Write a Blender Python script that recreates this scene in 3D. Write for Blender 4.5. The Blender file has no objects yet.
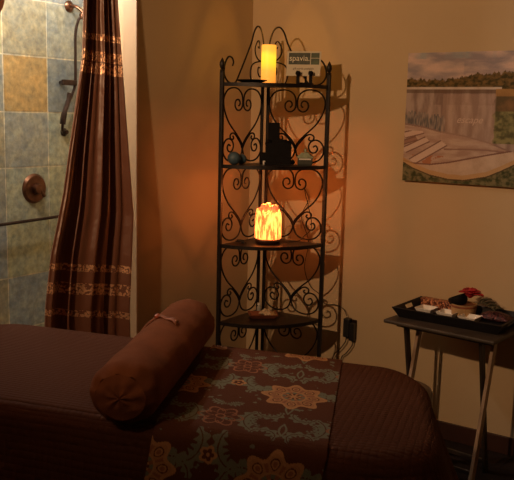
import bpy, bmesh, math, random
from mathutils import Vector, Matrix, noise
PI = math.pi
random.seed(7)
sc = bpy.context.scene
COL = sc.collection

# ------------------------------------------------------------------ helpers
class MB:
    """collects shapes, links them as ONE mesh object"""
    def __init__(s): s.v = []; s.f = []; s.c = None; s.uv = None
    def add(s, vs, fs):
        n = len(s.v); s.v += [tuple(v) for v in vs]; s.f += [tuple(i + n for i in f) for f in fs]
    def box(s, c, d, rz=0, M=None):
        vs = []
        for x in (-.5, .5):
            for y in (-.5, .5):
                for z in (-.5, .5):
                    p = Vector((x*d[0], y*d[1], z*d[2]))
                    if M is not None: p = M @ p
                    if rz: p = Matrix.Rotation(rz, 3, 'Z') @ p
                    vs.append(p + Vector(c))
        s.add(vs, [(0,1,3,2),(4,6,7,5),(0,4,5,1),(2,3,7,6),(0,2,6,4),(1,5,7,3)])
    def strip(s, a, b, w, t, side):
        """rectangular bar from a to b; w along 'side', t along the other normal"""
        a = Vector(a); b = Vector(b); d = (b-a).normalized(); sd = Vector(side)
        sd = (sd - d*sd.dot(d)).normalized(); up = d.cross(sd)
        vs = []
        for p in (a, b):
            for i, j in ((-1,-1),(1,-1),(1,1),(-1,1)):
                vs.append(p + sd*i*w/2 + up*j*t/2)
        s.add(vs, [(3,2,1,0),(4,5,6,7),(0,1,5,4),(1,2,6,5),(2,3,7,6),(3,0,4,7)])
    def tube(s, pts, r, n=8, closed=False):
        P = [Vector(p) for p in pts]; m = len(P)
        rr = r if isinstance(r, (list, tuple)) else [r]*m
        rings = []; prev = None
        for i in range(m):
            if closed: t = P[(i+1) % m] - P[i-1]
            else: t = P[min(i+1, m-1)] - P[max(i-1, 0)]
            t.normalize()
            if prev is None:
                ref = Vector((0,0,1)) if abs(t.z) < .9 else Vector((1,0,0))
                a = t.cross(ref).normalized()
            else:
                a = (prev - t*prev.dot(t))
                a = a.normalized() if a.length > 1e-6 else t.orthogonal().normalized()
            prev = a; b = t.cross(a)
            rings.append([P[i] + (a*math.cos(2*PI*k/n) + b*math.sin(2*PI*k/n))*rr[i] for k in range(n)])
        vs = [v for r_ in rings for v in r_]; fs = []
        for i in range(m if closed else m-1):
            j = (i+1) % m
            for k in range(n):
                k2 = (k+1) % n
                fs.append((i*n+k, i*n+k2, j*n+k2, j*n+k))
        if not closed:
            fs.append(tuple(range(n))[::-1]); fs.append(tuple((m-1)*n + k for k in range(n)))
        s.add(vs, fs)
    def lathe(s, prof, c=(0,0,0), n=32, M=None, sx=1, sy=1):
        vs = []; fs = []
        for (r, z) in prof:
            for k in range(n):
                a = 2*PI*k/n
                p = Vector((r*math.cos(a)*sx, r*math.sin(a)*sy, z))
                if M is not None: p = M @ p
                vs.append(p + Vector(c))
        for i in range(len(prof)-1):
            for k in range(n):
                k2 = (k+1) % n
                fs.append((i*n+k, i*n+k2, (i+1)*n+k2, (i+1)*n+k))
        if prof[0][0] > 1e-5: fs.append(tuple(range(n))[::-1])
        if prof[-1][0] > 1e-5: fs.append(tuple((len(prof)-1)*n+k for k in range(n)))
        s.add(vs, fs)
    def prism(s, poly, z0, z1, M=None):
        n = len(poly); vs = [Vector((x, y, z0)) for x, y in poly] + [Vector((x, y, z1)) for x, y in poly]
        if M is not None: vs = [M @ v for v in vs]
        fs = [tuple(range(n))[::-1], tuple(range(n, 2*n))] + [(i, (i+1) % n, n+(i+1) % n, n+i) for i in range(n)]
        s.add(vs, fs)
    def blob(s, c, r, seed=0, amp=.15, n=10, sc_=(1,1,1), freq=2.0):
        vs = []; fs = []
        for i in range(n+1):
            th = PI*i/n
            for k in range(2*n):
                ph = PI*k/n
                d = Vector((math.sin(th)*math.cos(ph), math.sin(th)*math.sin(ph), math.cos(th)))
                q = r*(1 + amp*noise.noise(d*freq + Vector((seed*3.1, seed*1.7, 0))))
                vs.append(Vector(c) + Vector((d.x*q*sc_[0], d.y*q*sc_[1], d.z*q*sc_[2])))
        w = 2*n
        for i in range(n):
            for k in range(w):
                k2 = (k+1) % w
                fs.append((i*w+k, (i+1)*w+k, (i+1)*w+k2, i*w+k2))
        s.add(vs, fs)
    def grid(s, fn, nu, nv, colfn=None, uvfn=None):
        """fn(u,v) -> point; returns nothing; one vertex colour per vertex if colfn"""
        base = len(s.v)
        vs = [fn(i/nu, j/nv) for j in range(nv+1) for i in range(nu+1)]
        fs = [(j*(nu+1)+i, j*(nu+1)+i+1, (j+1)*(nu+1)+i+1, (j+1)*(nu+1)+i) for j in range(nv) for i in range(nu)]
        s.add(vs, fs)
        if colfn:
            if s.c is None: s.c = [(1,1,1)]*base
            s.c += [colfn(i/nu, j/nv) for j in range(nv+1) for i in range(nu+1)]
        if uvfn:
            s.uv = [uvfn(i/nu, j/nv) for j in range(nv+1) for i in range(nu+1)]
    def build(s, name, mt, parent=None, smooth=False, bevel=0, sharp=35, solid=0, weld=False):
        me = bpy.data.meshes.new(name); me.from_pydata(s.v, [], s.f); me.update()
        if s.c is not None:
            while len(s.c) < len(s.v): s.c.append((1,1,1))
            at = me.color_attributes.new('Col', 'FLOAT_COLOR', 'POINT')
            buf = []
            for c in s.c: buf += [c[0], c[1], c[2], 1.0]
            at.data.foreach_set('color', buf)
        if s.uv is not None:
            ul = me.uv_layers.new(name='UVMap')
            for lp in me.loops:
                if lp.vertex_index < len(s.uv): ul.data[lp.index].uv = s.uv[lp.vertex_index]
        bm = bmesh.new(); bm.from_mesh(me)
        if weld: bmesh.ops.remove_doubles(bm, verts=bm.verts, dist=1e-5)
        if s.c is None or weld: bmesh.ops.recalc_face_normals(bm, faces=bm.faces)
        bm.to_mesh(me); bm.free()
        me.materials.append(mt)
        o = bpy.data.objects.new(name, me); COL.objects.link(o)
        if smooth:
            me.shade_smooth()
            try: me.set_sharp_from_angle(angle=math.radians(sharp))
            except Exception: pass
        if solid:
            m = o.modifiers.new('Solidify', 'SOLIDIFY'); m.thickness = solid; m.offset = 0
        if bevel:
            m = o.modifiers.new('Bevel', 'BEVEL'); m.width = bevel; m.segments = 2; m.limit_method = 'ANGLE'
        if parent is not None: o.parent = parent
        return o

def spline(pts, per=6, closed=False):
    """Catmull-Rom through the points"""
    P = [Vector(p) for p in pts]; out = []; n = len(P)
    for i in range(n-1):
        p0 = P[max(i-1, 0)]; p1 = P[i]; p2 = P[i+1]; p3 = P[min(i+2, n-1)]
        for k in range(per):
            t = k/per
            out.append(.5*((2*p1) + (p2-p0)*t + (2*p0-5*p1+4*p2-p3)*t*t + (3*p1-p0-3*p2+p3)*t**3))
    out.append(P[-1]); return out

def thing(name, label, cat, loc=(0,0,0), rz=0, group=None):
    o = bpy.data.objects.new(name, None); COL.objects.link(o)
    o.location = loc; o.rotation_euler = (0, 0, rz); o.empty_display_size = .05
    o['label'] = label; o['category'] = cat
    if group: o['group'] = group
    return o
def tag(o, label, cat, group=None):
    o['label'] = label; o['category'] = cat
    if group: o['group'] = group
    return o
def struct(o): o['kind'] = 'structure'; return o
def dup(root, loc, label, rz=None, scale=None):
    r = root.copy(); COL.objects.link(r); r.location = loc; r['label'] = label
    if rz is not None: r.rotation_euler = (0, 0, rz)
    if scale: r.scale = scale
    for ch in list(root.children):
        c = ch.copy(); COL.objects.link(c); c.parent = r
        for g in list(ch.children):
            d = g.copy(); COL.objects.link(d); d.parent = c
    return r

# ------------------------------------------------------------------ materials
def nt(name):
    m = bpy.data.materials.new(name); m.use_nodes = True
    t = m.node_tree; b = t.nodes['Principled BSDF']; return m, t, b
def mat(name, col, rough=.6, metal=0, var=.12, scale=12, bump=0, bscale=60, spec=.5, emit=None, es=0, sheen=0):
    """plain principled with a procedural noise variation of the colour and an optional bump"""
    m, t, b = nt(name); L = t.links
    tc = t.nodes.new('ShaderNodeTexCoord'); nz = t.nodes.new('ShaderNodeTexNoise')
    nz.inputs['Scale'].default_value = scale; nz.inputs['Detail'].default_value = 4
    L.new(tc.outputs['Object'], nz.inputs['Vector'])
    r = t.nodes.new('ShaderNodeValToRGB')
    r.color_ramp.elements[0].position = .3; r.color_ramp.elements[1].position = .7
    r.color_ramp.elements[0].color = (*[c*(1-var) for c in col], 1)
    r.color_ramp.elements[1].color = (*[min(1, c*(1+var)) for c in col], 1)
    L.new(nz.outputs['Fac'], r.inputs['Fac']); L.new(r.outputs['Color'], b.inputs['Base Color'])
    b.inputs['Roughness'].default_value = rough; b.inputs['Metallic'].default_value = metal
    b.inputs['Specular IOR Level'].default_value = spec
    if sheen: b.inputs['Sheen Weight'].default_value = sheen
    if bump:
        n2 = t.nodes.new('ShaderNodeTexNoise'); n2.inputs['Scale'].default_value = bscale; n2.inputs['Detail'].default_value = 5
        L.new(tc.outputs['Object'], n2.inputs['Vector'])
        bp = t.nodes.new('ShaderNodeBump'); bp.inputs['Strength'].default_value = bump; bp.inputs['Distance'].default_value = .01
        L.new(n2.outputs['Fac'], bp.inputs['Height']); L.new(bp.outputs['Normal'], b.inputs['Normal'])
    if emit:
        b.inputs['Emission Color'].default_value = (*emit, 1); b.inputs['Emission Strength'].default_value = es
    return m
def attr_mat(name, rough=.8, bump=0, bscale=200, spec=.2):
    """colour from the 'Col' attribute (a printed or woven pattern) times fine noise"""
    m, t, b = nt(name); L = t.links
    a = t.nodes.new('ShaderNodeAttribute'); a.attribute_name = 'Col'
    tc = t.nodes.new('ShaderNodeTexCoord'); nz = t.nodes.new('ShaderNodeTexNoise')
    nz.inputs['Scale'].default_value = bscale; nz.inputs['Detail'].default_value = 3
    L.new(tc.outputs['Object'], nz.inputs['Vector'])
    mr = t.nodes.new('ShaderNodeMapRange'); mr.inputs['To Min'].default_value = .75; mr.inputs['To Max'].default_value = 1.25
    L.new(nz.outputs['Fac'], mr.inputs['Value'])
    mx = t.nodes.new('ShaderNodeVectorMath'); mx.operation = 'SCALE'
    L.new(a.outputs['Color'], mx.inputs[0]); L.new(mr.outputs['Result'], mx.inputs['Scale'])
    L.new(mx.outputs['Vector'], b.inputs['Base Color'])
    b.inputs['Roughness'].default_value = rough; b.inputs['Specular IOR Level'].default_value = spec
    if bump:
        bp = t.nodes.new('ShaderNodeBump'); bp.inputs['Strength'].default_value = bump; bp.inputs['Distance'].default_value = .004
        L.new(nz.outputs['Fac'], bp.inputs['Height']); L.new(bp.outputs['Normal'], b.inputs['Normal'])
    return m

M = {}
M['paint'] = mat('tan_wall_paint', (.56,.43,.27), .75, var=.03, scale=3, bump=.12, bscale=180, spec=.25)
M['ceil'] = mat('ceiling_paint', (.7,.62,.5), .9, var=.03, bump=.1)
M['carpet'] = mat('dark_carpet', (.03,.02,.016), 1, var=.35, scale=150, bump=.6, bscale=400, spec=.1)
M['base'] = mat('baseboard_wood', (.045,.016,.010), .5, var=.25, scale=6)
M['trim'] = mat('white_trim', (.75,.68,.58), .5, var=.03)
M['iron'] = mat('black_wrought_iron', (.013,.009,.008), .45, metal=.35, var=.3, scale=40, bump=.15, bscale=200)
M['ironplate'] = mat('black_iron_plate', (.028,.02,.018), .38, metal=.4, var=.3, scale=20)
M['bronze'] = mat('oil_rubbed_bronze', (.16,.075,.045), .3, metal=.9, var=.3, scale=25)
M['dkbronze'] = mat('dark_bronze', (.05,.03,.025), .35, metal=.7, var=.3, scale=25)
M['black'] = mat('black_matte', (.006,.005,.005), .7, spec=.15, var=.3, scale=30)
M['blkplastic'] = mat('black_plastic', (.014,.013,.013), .4, var=.2)
M['traywood'] = mat('black_painted_wood', (.010,.009,.011), .5, spec=.3, var=.25, scale=15)
M['tablewood'] = mat('dark_worn_wood', (.05,.034,.022), .55, var=.35, scale=14, bump=.15, bscale=50)
M['legdark'] = mat('espresso_leg_wood', (.03,.02,.014), .5, var=.3, scale=14)
M['leglight'] = mat('pale_leg_wood', (.34,.235,.16), .35, var=.3, scale=14)  # paler tone for the second leg of each crossed pair
M['white'] = mat('white_ceramic', (.80,.75,.68), .3, var=.04)
M['blue'] = mat('slate_blue_stone', (.065,.115,.155), .5, var=.25, scale=30)
M['rust'] = mat('brown_bolster_cloth', (.19,.066,.030), .85, var=.18, scale=9, bump=.35, bscale=25, spec=.08)
M['tie'] = mat('rust_ribbon', (.24,.075,.03), .7, var=.2, scale=40)
M['woodfloor'] = M['carpet']
M['tan'] = mat('tan_bowl_wood', (.42,.26,.12), .5, var=.2, scale=30)
M['red'] = mat('red_petals', (.42,.015,.02), .6, var=.35, scale=30)
M['leaf'] = mat('dull_green_leaf', (.10,.095,.055), .7, var=.3, scale=40)
M['terra'] = mat('reddish_wood_dish', (.25,.08,.04), .45, var=.3, scale=25)
M['cream'] = mat('cream_shell', (.6,.48,.33), .5, var=.15, scale=40)
M['palegreen'] = mat('pale_green_glaze', (.32,.36,.24), .35, var=.25, scale=50)
M['dkgreen'] = mat('dark_green_glaze', (.035,.04,.03), .4, var=.3, scale=50)
M['plastic_w'] = mat('clear_bottle_plastic', (.45,.45,.42), .25, var=.05)

# ------------------------------------------------------------------ camera
cam = bpy.data.cameras.new('camera'); co = bpy.data.objects.new('camera', cam); COL.objects.link(co)
sc.camera = co
rr = Vector((0.82987, 0.55749, 0.02273)).normalized(); ff = Vector((-0.54813, 0.82220, -0.15339)).normalized()
uu = rr.cross(ff).normalized(); rr = ff.cross(uu).normalized()
mw = Matrix((rr, uu, -ff)).transposed().to_4x4(); mw.translation = Vector((2.625, -3.845, 1.634))
co.matrix_world = mw
cam.sensor_fit = 'HORIZONTAL'; cam.sensor_width = 36; cam.lens = 800/514*36; cam.clip_start = .05

# ------------------------------------------------------------------ setting
CEIL = 2.7; WT = .14; JY = -.955; OPEN = -2.05
def slab(name, a, b, m, bevel=0):
    mb = MB(); mb.box([(a[i]+b[i])/2 for i in range(3)], [abs(b[i]-a[i]) for i in range(3)])
    return struct(mb.build(name, m, bevel=bevel))
slab('floor', (-.001,-5.4,-.1), (4.2,.0,0), M['carpet'])
slab('ceiling', (-WT,-5.4,CEIL), (4.2,.12,CEIL+.1), M['ceil'])
slab('wall_back', (-WT,0,-.1), (4.2,.12,CEIL), M['paint'])
# left wall with the shower opening: pier at the back, wall towards the front, header over the opening
mb = MB()
mb.box((-WT/2, (JY)/2, CEIL/2), (WT, -JY, CEIL))
mb.box((-WT/2, (OPEN-5.4)/2, CEIL/2), (WT, OPEN+5.4, CEIL))
mb.box((-WT/2, (JY+OPEN)/2, (2.45+CEIL)/2), (WT, JY-OPEN, CEIL-2.45))
struct(mb.build('wall_left', M['paint']))
slab('wall_right', (4.2,-5.4,-.1), (4.3,.12,CEIL), M['paint'])
slab('wall_front', (-WT,-5.5,-.1), (4.3,-5.4,CEIL), M['paint'])
slab('baseboard_back', (0.014,-.014,0), (4.2,0,.09), M['base'], .002)
slab('baseboard_left', (0,JY,0), (.014,-0.0,.09), M['base'], .002)
slab('trim_1',(-WT-.002,JY-.012,0.0),(.002,JY,2.45),mat('cream_trim',(.74,.50,.31),.55,var=.03),.002)
# shower alcove
slab('shower_floor', (-1.0,OPEN-.0,-.1), (-.001,-.12,.02), mat('shower_pan', (.3,.28,.24), .4))
slab('ceiling_shower', (-1.1,OPEN-.1,2.5), (-WT,-.1,2.6), M['ceil'])
slab('wall_shower_end', (-.99,-.2,0), (-WT,-.1,2.5), M['paint'])
slab('wall_shower_front', (-.99,OPEN-.1,0), (-WT,OPEN,2.5), M['paint'])
# slate tiles on the shower wall: one mesh, a colour attribute for each tile's stone, lightened low and darkened high against lamp falloff
def slate():
    rnd = random.Random(4)
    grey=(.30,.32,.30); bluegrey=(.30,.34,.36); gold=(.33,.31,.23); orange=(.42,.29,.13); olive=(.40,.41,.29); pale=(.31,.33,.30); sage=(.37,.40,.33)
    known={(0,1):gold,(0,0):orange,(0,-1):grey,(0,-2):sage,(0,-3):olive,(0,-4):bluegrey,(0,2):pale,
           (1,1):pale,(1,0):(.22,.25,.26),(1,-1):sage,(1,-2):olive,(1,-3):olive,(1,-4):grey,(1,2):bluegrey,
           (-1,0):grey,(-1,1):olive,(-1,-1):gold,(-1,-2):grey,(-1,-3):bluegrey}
    mb = MB(); mb.c = []
    # grout bed
    mb.box((-1.041,(-.1+OPEN-.1)/2,1.2),(.1,1.95+.2,2.6)); mb.c += [(.62,.58,.47)]*8
    T=.3097; g=.004
    for c in range(-5,3):
        for r in range(-6,4):
            y0=-.942+T*c+g; y1=-.942+T*(c+1)-g; z0=1.625+T*r+g; z1=1.625+T*(r+1)-g
            y0=max(y0,OPEN); y1=min(y1,-.2); z0=max(z0,.02); z1=min(z1,2.5)
            if y1-y0<.02 or z1-z0<.02: continue
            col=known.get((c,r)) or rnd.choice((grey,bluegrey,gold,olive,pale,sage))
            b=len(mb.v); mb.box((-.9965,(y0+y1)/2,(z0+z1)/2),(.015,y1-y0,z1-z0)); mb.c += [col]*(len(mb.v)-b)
    m,t,b=nt('slate_tile'); L=t.links
    a=t.nodes.new('ShaderNodeAttribute'); a.attribute_name='Col'
    tc=t.nodes.new('ShaderNodeTexCoord')
    n1=t.nodes.new('ShaderNodeTexNoise'); n1.inputs['Scale'].default_value=9; n1.inputs['Detail'].default_value=8; n1.inputs['Roughness'].default_value=.78; n1.inputs['Distortion'].default_value=.25
    n2=t.nodes.new('ShaderNodeTexNoise'); n2.inputs['Scale'].default_value=32; n2.inputs['Detail'].default_value=8; n2.inputs['Distortion'].default_value=.2
    for n in (n1,n2): L.new(tc.outputs['Object'],n.inputs['Vector'])
    cr=t.nodes.new('ShaderNodeValToRGB'); e=cr.color_ramp.elements; e[0].position=.38; e[0].color=(.62,.68,.76,1); e[1].position=.64; e[1].color=(1.25,1.10,.84,1)
    L.new(n1.outputs['Fac'],cr.inputs['Fac'])
    mu=t.nodes.new('ShaderNodeMix'); mu.data_type='RGBA'; mu.blend_type='MULTIPLY'; mu.inputs[0].default_value=.85
    L.new(a.outputs['Color'],mu.inputs[6]); L.new(cr.outputs['Color'],mu.inputs[7])
    mr=t.nodes.new('ShaderNodeMapRange'); mr.inputs['From Min'].default_value=.3; mr.inputs['From Max'].default_value=.7; mr.inputs['To Min'].default_value=.7; mr.inputs['To Max'].default_value=1.25
    L.new(n2.outputs['Fac'],mr.inputs['Value'])
    vm=t.nodes.new('ShaderNodeVectorMath'); vm.operation='SCALE'; L.new(mu.outputs[2],vm.inputs[0]); L.new(mr.outputs['Result'],vm.inputs['Scale'])
    L.new(vm.outputs['Vector'],b.inputs['Base Color']); b.inputs['Roughness'].default_value=.42
    bp=t.nodes.new('ShaderNodeBump'); bp.inputs['Strength'].default_value=.5; bp.inputs['Distance'].default_value=.01
    L.new(n1.outputs['Fac'],bp.inputs['Height']); L.new(bp.outputs['Normal'],b.inputs['Normal'])
    o=mb.build('wall_shower_tile',m); return struct(o)
slate()

# ------------------------------------------------------------------ shower fittings
XW=-.989
t = thing('hand_shower','bronze shower arm and hose on the slate tile wall beside the curtain','shower',(XW,-.46,2.24))
mb=MB(); R90=Matrix.Rotation(PI/2,3,'Y')
mb.lathe([(.034,0),(.033,.006),(.022,.016),(.012,.02),(0.0001,.02)],(0,0,0),24,M=R90); mb.build('wall_flange',M['bronze'],t,smooth=True)
mb=MB(); mb.tube(spline([(.012,0,0),(.045,0.0,0),(.075,.018,-.02),(.092,.03,-.045)]),.0095,10); mb.build('shower_arm',M['bronze'],t,smooth=True)
mb=MB(); mb.lathe([(.017,-.02),(.019,-.008),(.019,.008),(.015,.016)],(.09,.02,-.055),16); mb.build('hose_fitting',M['bronze'],t,smooth=True)
mb=MB()
hp=[(.088,.012,-.065),(.076,.0,-.085),(.06,-.008,-.16),(.06,-.010,-.3),(.06,-.014,-.44),(.06,-.036,-.5),(.06,-.075,-.57),(.055,-.1,-.63),(.04,-.1,-.7),(.02,-.075,-.73),(.006,-.062,-.727)]
mb.tube(spline(hp,6),.0085,8); mb.build('shower_hose',M['dkbronze'],t,smooth=True)
mb=MB(); mb.tube([(0,-.075,-.44),(.05,-.09,-.44)],.012,10); mb.box((.06,-.06,-.44),(.022,.105,.032)); mb.build('hose_bracket',M['dkbronze'],t,bevel=.004)
mb=MB(); mb.lathe([(.024,0),(.024,.006),(.013,.014),(.013,.03),(0.0001,.032)],(0,-.055,-.727),20,M=R90); mb.build('hose_outlet',M['dkbronze'],t,smooth=True)
mb=MB(); mb.tube(spline([(.06,-.062,-.5),(.062,-.075,-.55),(.062,-.105,-.62),(.055,-.112,-.68)]),[.012]*6+[.014]*6+[.017]*7,10); mb.build('handset',M['dkbronze'],t,smooth=True)

t = thing('shower_valve','round bronze shower valve with a short lever on the slate tiles','valve',(XW-.001,-.745,1.192))
mb=MB(); mb.lathe([(.086,0),(.086,.004),(.074,.016),(.03,.018),(.0001,.018)],(0,0,0),40,M=R90); mb.build('valve_plate',M['bronze'],t,smooth=True)
mb=MB(); mb.lathe([(.030,.014),(.033,.03),(.028,.052),(.0001,.058)],(0,0,0),28,M=R90); mb.build('valve_hub',M['bronze'],t,smooth=True)
mb=MB(); mb.tube(spline([(.044,0,0),(.052,.014,-.018),(.054,.028,-.045)]),[.009,.009,.009,.0085,.0085,.008,.008,.009,.010,.011,.011,.011,.009],10); mb.build('lever',M['bronze'],t,smooth=True)

t = thing('grab_bar','thin dark metal rail across the slate tiles below the round valve','rail',(XW,-.6,.998))
mb=MB(); mb.tube([(.055,.26,.03),(.055,-1.3,-.0)],.009,10); mb.build('rail_tube',M['dkbronze'],t,smooth=True)
for y,z in ((.24,.03),(-1.28,0)):
    mb=MB(); mb.lathe([(.028,0),(.027,.006),(.01,.01),(.01,.055)],(0,y,z),20,M=R90); mb.build('rail_mount',M['dkbronze'],t,smooth=True)

# ------------------------------------------------------------------ curtains
def curtain_mat():
    m,t,b=nt('brown_satin_curtain'); L=t.links
    uv=t.nodes.new('ShaderNodeUVMap'); sep=t.nodes.new('ShaderNodeSeparateXYZ'); L.new(uv.outputs['UV'],sep.inputs[0])
    def math_(op,a,b_=None,clamp=False):
        n=t.nodes.new('ShaderNodeMath'); n.operation=op; n.use_clamp=clamp
        for i,x in enumerate((a,b_)):
            if x is None: continue
            if isinstance(x,(int,float)): n.inputs[i].default_value=x
            else: L.new(x,n.inputs[i])
        return n.outputs[0]
    v=sep.outputs['Y']
    def band(c,h):
        d=math_('ABSOLUTE',math_('SUBTRACT',v,c)); return math_('LESS_THAN',d,h)
    s=None
    for c,h in ((.408,.014),(.492,.022),(.545,.024),(1.462,.017),(1.562,.027),(1.682,.016)):
        x=band(c,h); s=x if s is None else math_('ADD',s,x)
    vo=t.nodes.new('ShaderNodeTexVoronoi'); vo.inputs['Scale'].default_value=1
    cmb=t.nodes.new('ShaderNodeCombineXYZ'); L.new(math_('MULTIPLY',sep.outputs['X'],95),cmb.inputs[0]); L.new(math_('MULTIPLY',v,95),cmb.inputs[1])
    L.new(cmb.outputs[0],vo.inputs['Vector'])
    nz=t.nodes.new('ShaderNodeTexNoise'); nz.inputs['Scale'].default_value=.35; nz.inputs['Detail'].default_value=2; L.new(cmb.outputs[0],nz.inputs['Vector'])
    seq=math_('MULTIPLY',math_('LESS_THAN',vo.outputs['Distance'],.58),math_('GREATER_THAN',nz.outputs['Fac'],.36))
    mask=math_('MULTIPLY',s,seq,True)
    mx=t.nodes.new('ShaderNodeMix'); mx.data_type='RGBA'; L.new(mask,mx.inputs[0])
    mx.inputs[6].default_value=(.19,.078,.048,1); mx.inputs[7].default_value=(.85,.52,.32,1)
    L.new(mx.outputs[2],b.inputs['Base Color'])
    L.new(math_('MULTIPLY',mask,.55),b.inputs['Metallic'])
    b.inputs['Roughness'].default_value=.36; b.inputs['Sheen Weight'].default_value=.25
    b.inputs['Sheen Tint'].default_value=(.6,.35,.25,1)
    wn=t.nodes.new('ShaderNodeTexNoise'); wn.inputs['Scale'].default_value=9; wn.inputs['Detail'].default_value=5
    L.new(uv.outputs['UV'],wn.inputs['Vector'])
    bp=t.nodes.new('ShaderNodeBump'); bp.inputs['Strength'].default_value=.35; bp.inputs['Distance'].default_value=.02
    L.new(wn.outputs['Fac'],bp.inputs['Height']); L.new(bp.outputs['Normal'],b.inputs['Normal'])
    return m
M['curtain']=curtain_mat()
def lerp(tab,x):
    if x<=tab[0][0]: return tab[0][1]
    for (a,b),(c,d) in zip(tab,tab[1:]):
        if x<=c: return b+(d-b)*(x-a)/(c-a)
    return tab[-1][1]
def curtain(name,left,right,folds,tilt,cloth_w,label,amp0=.018,seed=0,XC=.05):
    """left/right: tables of Y against cloth length L below the rod"""
    TOP=2.36; LEN=2.12; root=thing(name,label,'curtain',(XC,(lerp(left,0)+lerp(right,0))/2,.2))
    x0,y0,z0=root.location
    def fn(u,v):
        Ln=LEN*v; z=TOP-Ln+tilt*(1-u)*Ln*Ln*.5
        if tilt<0: z=TOP-Ln
        a=lerp(left,Ln); b=lerp(right,Ln)
        ph=u+.018*math.sin(9*u+1.3*seed+2*v)+.012*math.sin(23*u+seed)
        y=a+(b-a)*u+.25*(b-a)/folds*math.sin(2*PI*folds*ph*1.0+.8)*.35
        am=.62*(amp0+.018*v)
        x=am*(math.sin(2*PI*folds*ph)+.9*math.sin(2*PI*folds*.47*u+1.1+seed)+.45*math.sin(2*PI*folds*1.63*u+.6*v+seed)+.5*noise.noise(Vector((u*7,v*2.2,seed))))*(.75+.5*noise.noise(Vector((u*4,v*1.5,seed+5))))+.005*math.sin(2*PI*folds*2.3*ph+3*v+seed)*(1+v)+.01*v*math.sin(4*u*PI+2.5*v)
        return Vector((XC+x-x0,y-y0,z-z0))
    mb=MB(); mb.grid(fn,260,110,uvfn=lambda u,v:(u*cloth_w,v*LEN))
    o=mb.build('curtain_cloth',M['curtain'],root,smooth=True,sharp=180,solid=.0015)
    for k in range(7):
        u=(k+.5)/7; p=fn(u,0); mb=MB()
        ring=[(0+.0,p.y+.021*0,p.z)]
        c=Vector((0.0,p.y,TOP+.028-z0))
        mb.tube([c+Vector((.026*math.cos(a*PI/10),0,.030*math.sin(a*PI/10))) for a in range(20)],.0025,6,closed=True)
        mb.build('curtain_ring',M['dkbronze'],root,smooth=True)
    return root
curtain('shower_curtain',
        [(0,-1.375),(.25,-1.362),(.5,-1.378),(.95,-1.478),(1.12,-1.512),(1.4,-1.588),(1.65,-1.622),(2.12,-1.65)],
        [(0,-1.17),(.30,-1.148),(.5,-1.130),(.85,-1.095),(1.2,-1.06),(1.42,-1.075),(1.65,-1.095),(2.12,-1.09)],
        4.6,.085,.95,'brown satin shower curtain with copper sequin bands, beside the tan wall end')
curtain('shower_curtain',
        [(0,-2.0),(2.12,-2.02)],
        [(0,-1.66),(.2,-1.68),(.32,-1.70),(.42,-1.765),(.9,-1.785),(1.2,-1.778),(1.65,-1.775),(2.12,-1.77)],
        5.5,0,.8,'brown curtain edge just entering at the upper left corner',seed=2,XC=-.04)
t=thing('curtain_rod','dark rod above the shower opening carrying both brown curtains','rod',(.05,-1.5,2.42))
mb=MB(); mb.tube([(.02,.56,0),(-.09,-.54,0)],.012,12); mb.build('rod_tube',M['dkbronze'],t,smooth=True)
for y in (.53,-.565):
    mb=MB(); mb.tube([(0,y,0),(-.05 if y<0 else -.05,y,0)],.010,10); mb.lathe([(.025,0),(.025,.006)],(-.05,y,0),16,M=R90); mb.build('rod_bracket',M['dkbronze'],t,smooth=True)

# ------------------------------------------------------------------ corner rack
EX=.262; EY=-.258; RR=.382; SZ=[.191,.591,.991,1.391,1.791]
rack=thing('corner_rack','tall black wrought iron corner rack with five shelves and heart scrollwork','shelf rack',(EX,EY,0))
# local frame: origin at the back corner; panel A runs towards -Y (left post), panel B towards +X (right post)
A=Vector((0,-1,0)); B=Vector((1,0,0))
def post(x,y,z1,finial=True):
    mb=MB(); mb.box((x,y,z1/2),(.019,.019,z1)); p=mb.build('post',M['iron'],rack,bevel=.003)
    mb=MB(); mb.lathe([(.011,0),(.012,.006),(.007,.010),(.011,.018),(.0145,.030),(.013,.042),(.007,.055),(.002,.064),(.0001,.066)],(x,y,z1),14); mb.build('finial',M['iron'],p,smooth=True)
post(0,-RR,1.845); post(RR,0,1.845)
def backpost(x,y):
    mb=MB(); mb.box((x,y,.995),(.014,.014,1.99)); mb.build('post',M['iron'],rack,bevel=.002)
backpost(-.0,-.022); backpost(.022,.0)
for z in SZ:
    mb=MB(); r=RR-.006; n=28
    poly=[(.004,-.004)]+[(r*math.sin(PI/2*k/n),-r*math.cos(PI/2*k/n)) for k in range(n+1)]
    mb.prism(poly,z-.010,z-.002); s=mb.build('shelf',M['ironplate'],rack,bevel=.001)
    mb=MB(); arc=[(RR*math.sin(PI/2*k/n),-RR*math.cos(PI/2*k/n)) for k in range(n+1)]
    pts=[Vector((x,y,z-.008)) for x,y in arc]
    for a,b in zip(pts,pts[1:]): mb.strip(a,b+(b-a)*.02,.005,.018,(b-a).cross(Vector((0,0,1))))
    mb.build('shelf_rim',M['iron'],s)
def spiral(cu,cv,r,a0,turns,k=10):
    """inward spiral in metres about a centre (metres), starts at angle a0, ends near the centre"""
    n=int(abs(turns)*k); return [(cu+r*(1-.72*i/n)*math.cos(a0+2*PI*turns*i/n), cv+r*(1-.72*i/n)*math.sin(a0+2*PI*turns*i/n)) for i in range(n+1)]
H=.376; W=RR-.03
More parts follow.
